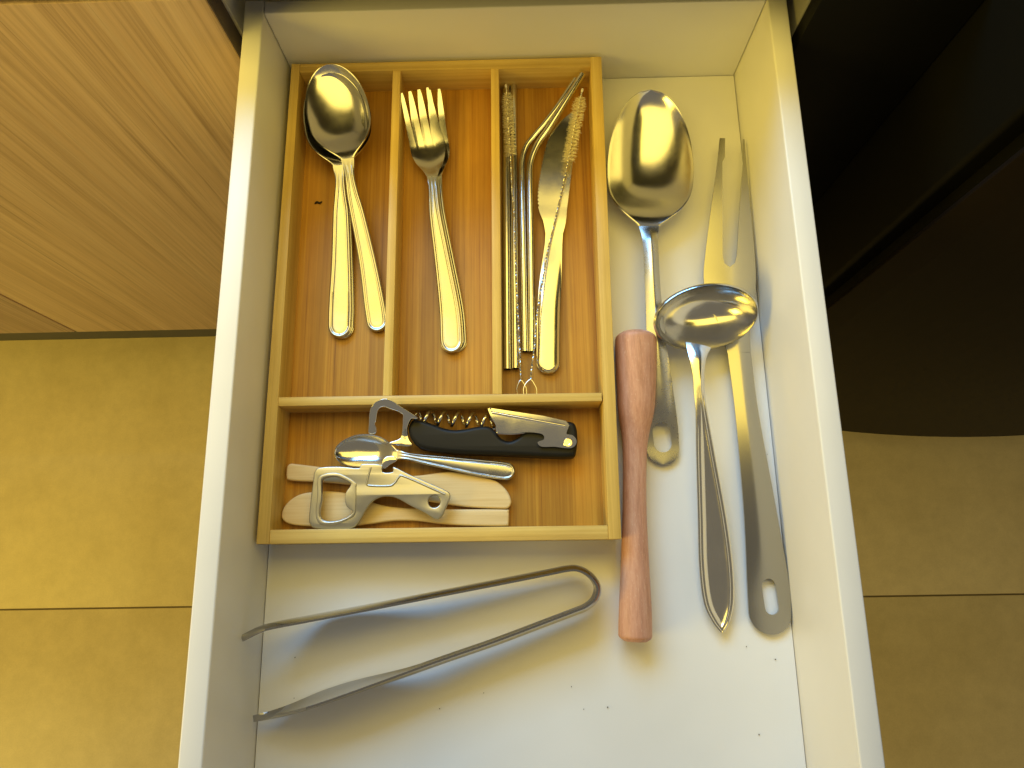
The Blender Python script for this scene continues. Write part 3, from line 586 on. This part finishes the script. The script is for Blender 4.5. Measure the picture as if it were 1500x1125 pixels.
cvp = D['carv']; vb = (cvp[7][0], cvp[7][1], .002)
cv = thing('carving_fork', 'flat steel two-pronged carving fork against the right drawer side', 'fork', vb)
iS = 7
def cvprof(x, L, t, d, hw): return -.0006*t*t
V = loft_data(cvp[:iS+1], lambda x, L, t, d, hw: .0010*(1-abs(t)**1.5)*sstep(.6*L, L, x), .0016, 70, 13)
hd = loft_mesh('prongs', V, .0016, M['dull'], cv, vb)
cut(hd, prism('cutter', D['carv_slot'], -.05, .05, M['steel'], None, (0, 0, 0), 0))
V = loft_data(cvp[iS:], lambda x, L, t, d, hw: .0010*(1-abs(t)**1.5)*(1-sstep(0, .3*L, x)) + .0014*max(0, 1-abs(t+.12)**1.6)*sstep(0, .3*L, x)*(1-sstep(.65*L, .9*L, x)), .0016, 80, 17, False, True)
hh_ = loft_mesh('handle', V, .0016, M['dull'], cv, vb)
ha, hb_ = D['carv_hole']
cut(hh_, prism('cutter', stadium(ha, hb_, .0043), -.05, .05, M['steel'], None, (0, 0, 0), 0))

lp = D['ladle']; lc = Vector(D['ladle_c']); lb = (lc.x, lc.y, .008)
la = thing('ladle', 'small steel ladle with oval bowl lying over the carving fork', 'ladle', lb)
A_, B_, DEP = .0335, .0215, .0235
rot = Matrix.Rotation(math.radians(6), 3, 'Z') @ Matrix.Rotation(math.radians(34), 3, 'X')
ux, uy, un = rot @ Vector((1, 0, 0)), rot @ Vector((0, 1, 0)), rot @ Vector((0, 0, 1))
def bowl_layer(off):
    V = []; nr, na = 22, 64
    for i in range(nr+1):
        r = math.sin(math.pi/2*i/nr)
        for j in range(na):
            th = 2*math.pi*j/na
            dep = DEP*(1-r**2.4)**.75
            lip = .0012*sstep(.9, 1, r)
            k = 1+off
            V.append(lc + ux*(A_*r*math.cos(th)*(1+off*.03)+0) + uy*(B_*r*math.sin(th)*(1+off*.045)) - un*(dep + off*.0011) + un*lip*0)
    return V, nr, na
Vi, nr, na = bowl_layer(0); Vo, _, _ = bowl_layer(1)
F = []; o_ = len(Vi)
for i in range(nr):
    for j in range(na):
        a = i*na+j; c = i*na+(j+1) % na; F.append((a, c, c+na, a+na)); F.append((o_+a, o_+a+na, o_+c+na, o_+c))
for j in range(na):
    a = nr*na+j; c = nr*na+(j+1) % na; F.append((a, c, o_+c, o_+a))
mm = mk('bowl', Vi+Vo, F, M['steel'], la, lb, 50)
bm = bmesh.new(); bm.from_mesh(mm.data); bmesh.ops.remove_doubles(bm, verts=bm.verts, dist=1e-6); bm.to_mesh(mm.data); bm.free()
def lprof(x, L, t, d, hw):
    e = .0017
    r = 0
    for k, amp in ((.5, .0004), (1.7, .00035)):
        r += amp*math.exp(-((d-e*k)/(e*.42))**2)
    dish = -.0009*sstep(.0022, .006, d)
    return (r + dish)*sstep(.12*L, .35*L, x) + .0014*(1-t*t)*(1-sstep(.1*L, .4*L, x))
V = loft_data(lp, lprof, .002, 200, 49)
loft_mesh('handle', V, .0020, M['steel'], la, lb)

pp = D['pestle']; pbse = (pp[5][0], pp[5][1], 0)
C = cr(pp, 10)
po = sweep('pestle', [(x, y, z) for x, y, z, r in C], lambda u: C[min(int(round(u*(len(C)-1))), len(C)-1)][3], M['pestle'], None, pbse, 40)
tag(po, 'turned reddish brown wooden pestle lying beside the bamboo tray', 'pestle')

# tongs: one bent steel strip standing on edge, with leaf-shaped jaws
C = cr(D['tongs'], 8); s = [0]
for a, c in zip(C, C[1:]): s.append(s[-1]+math.dist(a[:2], c[:2]))
L = s[-1]; N = len(C); K = 13
gb = (.15, -.40, .003)
tg = thing('tongs', 'steel kitchen tongs lying open in front of the bamboo tray', 'tongs', gb)
def hgt(u):                       # half height of the strip along its length
    e = min(u, 1-u)*L
    if e < .045: return .0003 + .0142*math.sin(math.pi/2*e/.045)**1.2
    return .0085 + .0060*(1-sstep(.045, .115, e)) + .0030*sstep(.20, .26, e)
rows = []
for i in range(N):
    a, c = C[max(i-1, 0)], C[min(i+1, N-1)]; tx, ty = c[0]-a[0], c[1]-a[1]; q = math.hypot(tx, ty); nx, ny = -ty/q, tx/q
    u = s[i]/L; h = hgt(u); e = min(u, 1-u)*L; zc = C[i][2]-h
    jaw = sstep(.0, .045, e)*(1-sstep(.05, .105, e)); bend = sstep(.17, .225, e)
    ri, ro = [], []
    for k in range(K):
        v = 1-2*k/(K-1)
        off = .0026*(1-v*v) - .0010 - .0014*sstep(.40, .70, u) - .0034*jaw*(1 if u > .5 else 0)*((1-v)/2)**1.6
        z = max(zc+v*h, .0008)
        p_ = Vector((C[i][0]+nx*off, C[i][1]+ny*off, z)); ro.append(p_+Vector((nx, ny, 0))*.0006); ri.append(p_-Vector((nx, ny, 0))*.0006)
    rows.append((ro, ri))
def strip(name, i0, i1):
    V, F = [], []; n = i1-i0+1
    for i in range(i0, i1+1): V += rows[i][0]
    for i in range(i0, i1+1): V += rows[i][1]
    o = n*K
    for i in range(n-1):
        for k in range(K-1):
            a = i*K+k; F += [(a, a+1, a+K+1, a+K), (o+a, o+a+K, o+a+K+1, o+a+1)]
        F += [(i*K, (i+1)*K, o+(i+1)*K, o+i*K), (i*K+K-1, o+i*K+K-1, o+i*K+2*K-1, i*K+2*K-1)]
    for k in range(K-1): F += [(k, o+k, o+k+1, k+1), ((n-1)*K+k, (n-1)*K+k+1, o+(n-1)*K+k+1, o+(n-1)*K+k)]
    return mk(name, V, F, M['tong'], tg, gb, 50)
def idx(e): return min(range(N), key=lambda i: abs(s[i]-e))
i1, i2, i3, i4 = idx(.105), idx(s[8*8]), idx(s[8*15]), idx(L-.105)
strip('jaw', 0, i1); strip('arm', i1, i2); strip('spring_bend', i2, i3); strip('arm', i3, i4); strip('jaw', i4, N-1)

# ---------------------------------------------------------------- crumbs
def crumb(p, r, label, name='crumb', cat='crumb', group='crumbs on the drawer floor'):
    V, F = [], []
    bm = bmesh.new(); bmesh.ops.create_icosphere(bm, subdivisions=1, radius=r)
    for v in bm.verts: v.co *= random.uniform(.6, 1.25); v.co.z *= .6; v.co.x *= random.uniform(.8, 1.1)
    me = bpy.data.meshes.new(name); bm.to_mesh(me); bm.free()
    return tag(link(name, me, M['crumb'], None, (p[0], p[1], p[2])), label, cat, group)
for p_ in D['crumbs']: crumb(p_, random.uniform(.0003, .00055), 'tiny dark crumb on the white drawer floor')
sp_ = D['speck']
o = sweep('dark_speck', cr([(sp_[0]-.0026, sp_[1]-.0006, .0056), (sp_[0]-.0008, sp_[1]+.0004, .0062), (sp_[0]+.0010, sp_[1]-.0002, .0060), (sp_[0]+.0028, sp_[1]+.0010, .0057)], 6), lambda u: .0003+.0005*math.sin(math.pi*u), M['crumb'], None, (sp_[0], sp_[1], .005), 8)
tag(o, 'small dark curled speck on the bamboo base left of the spoon handles', 'speck')
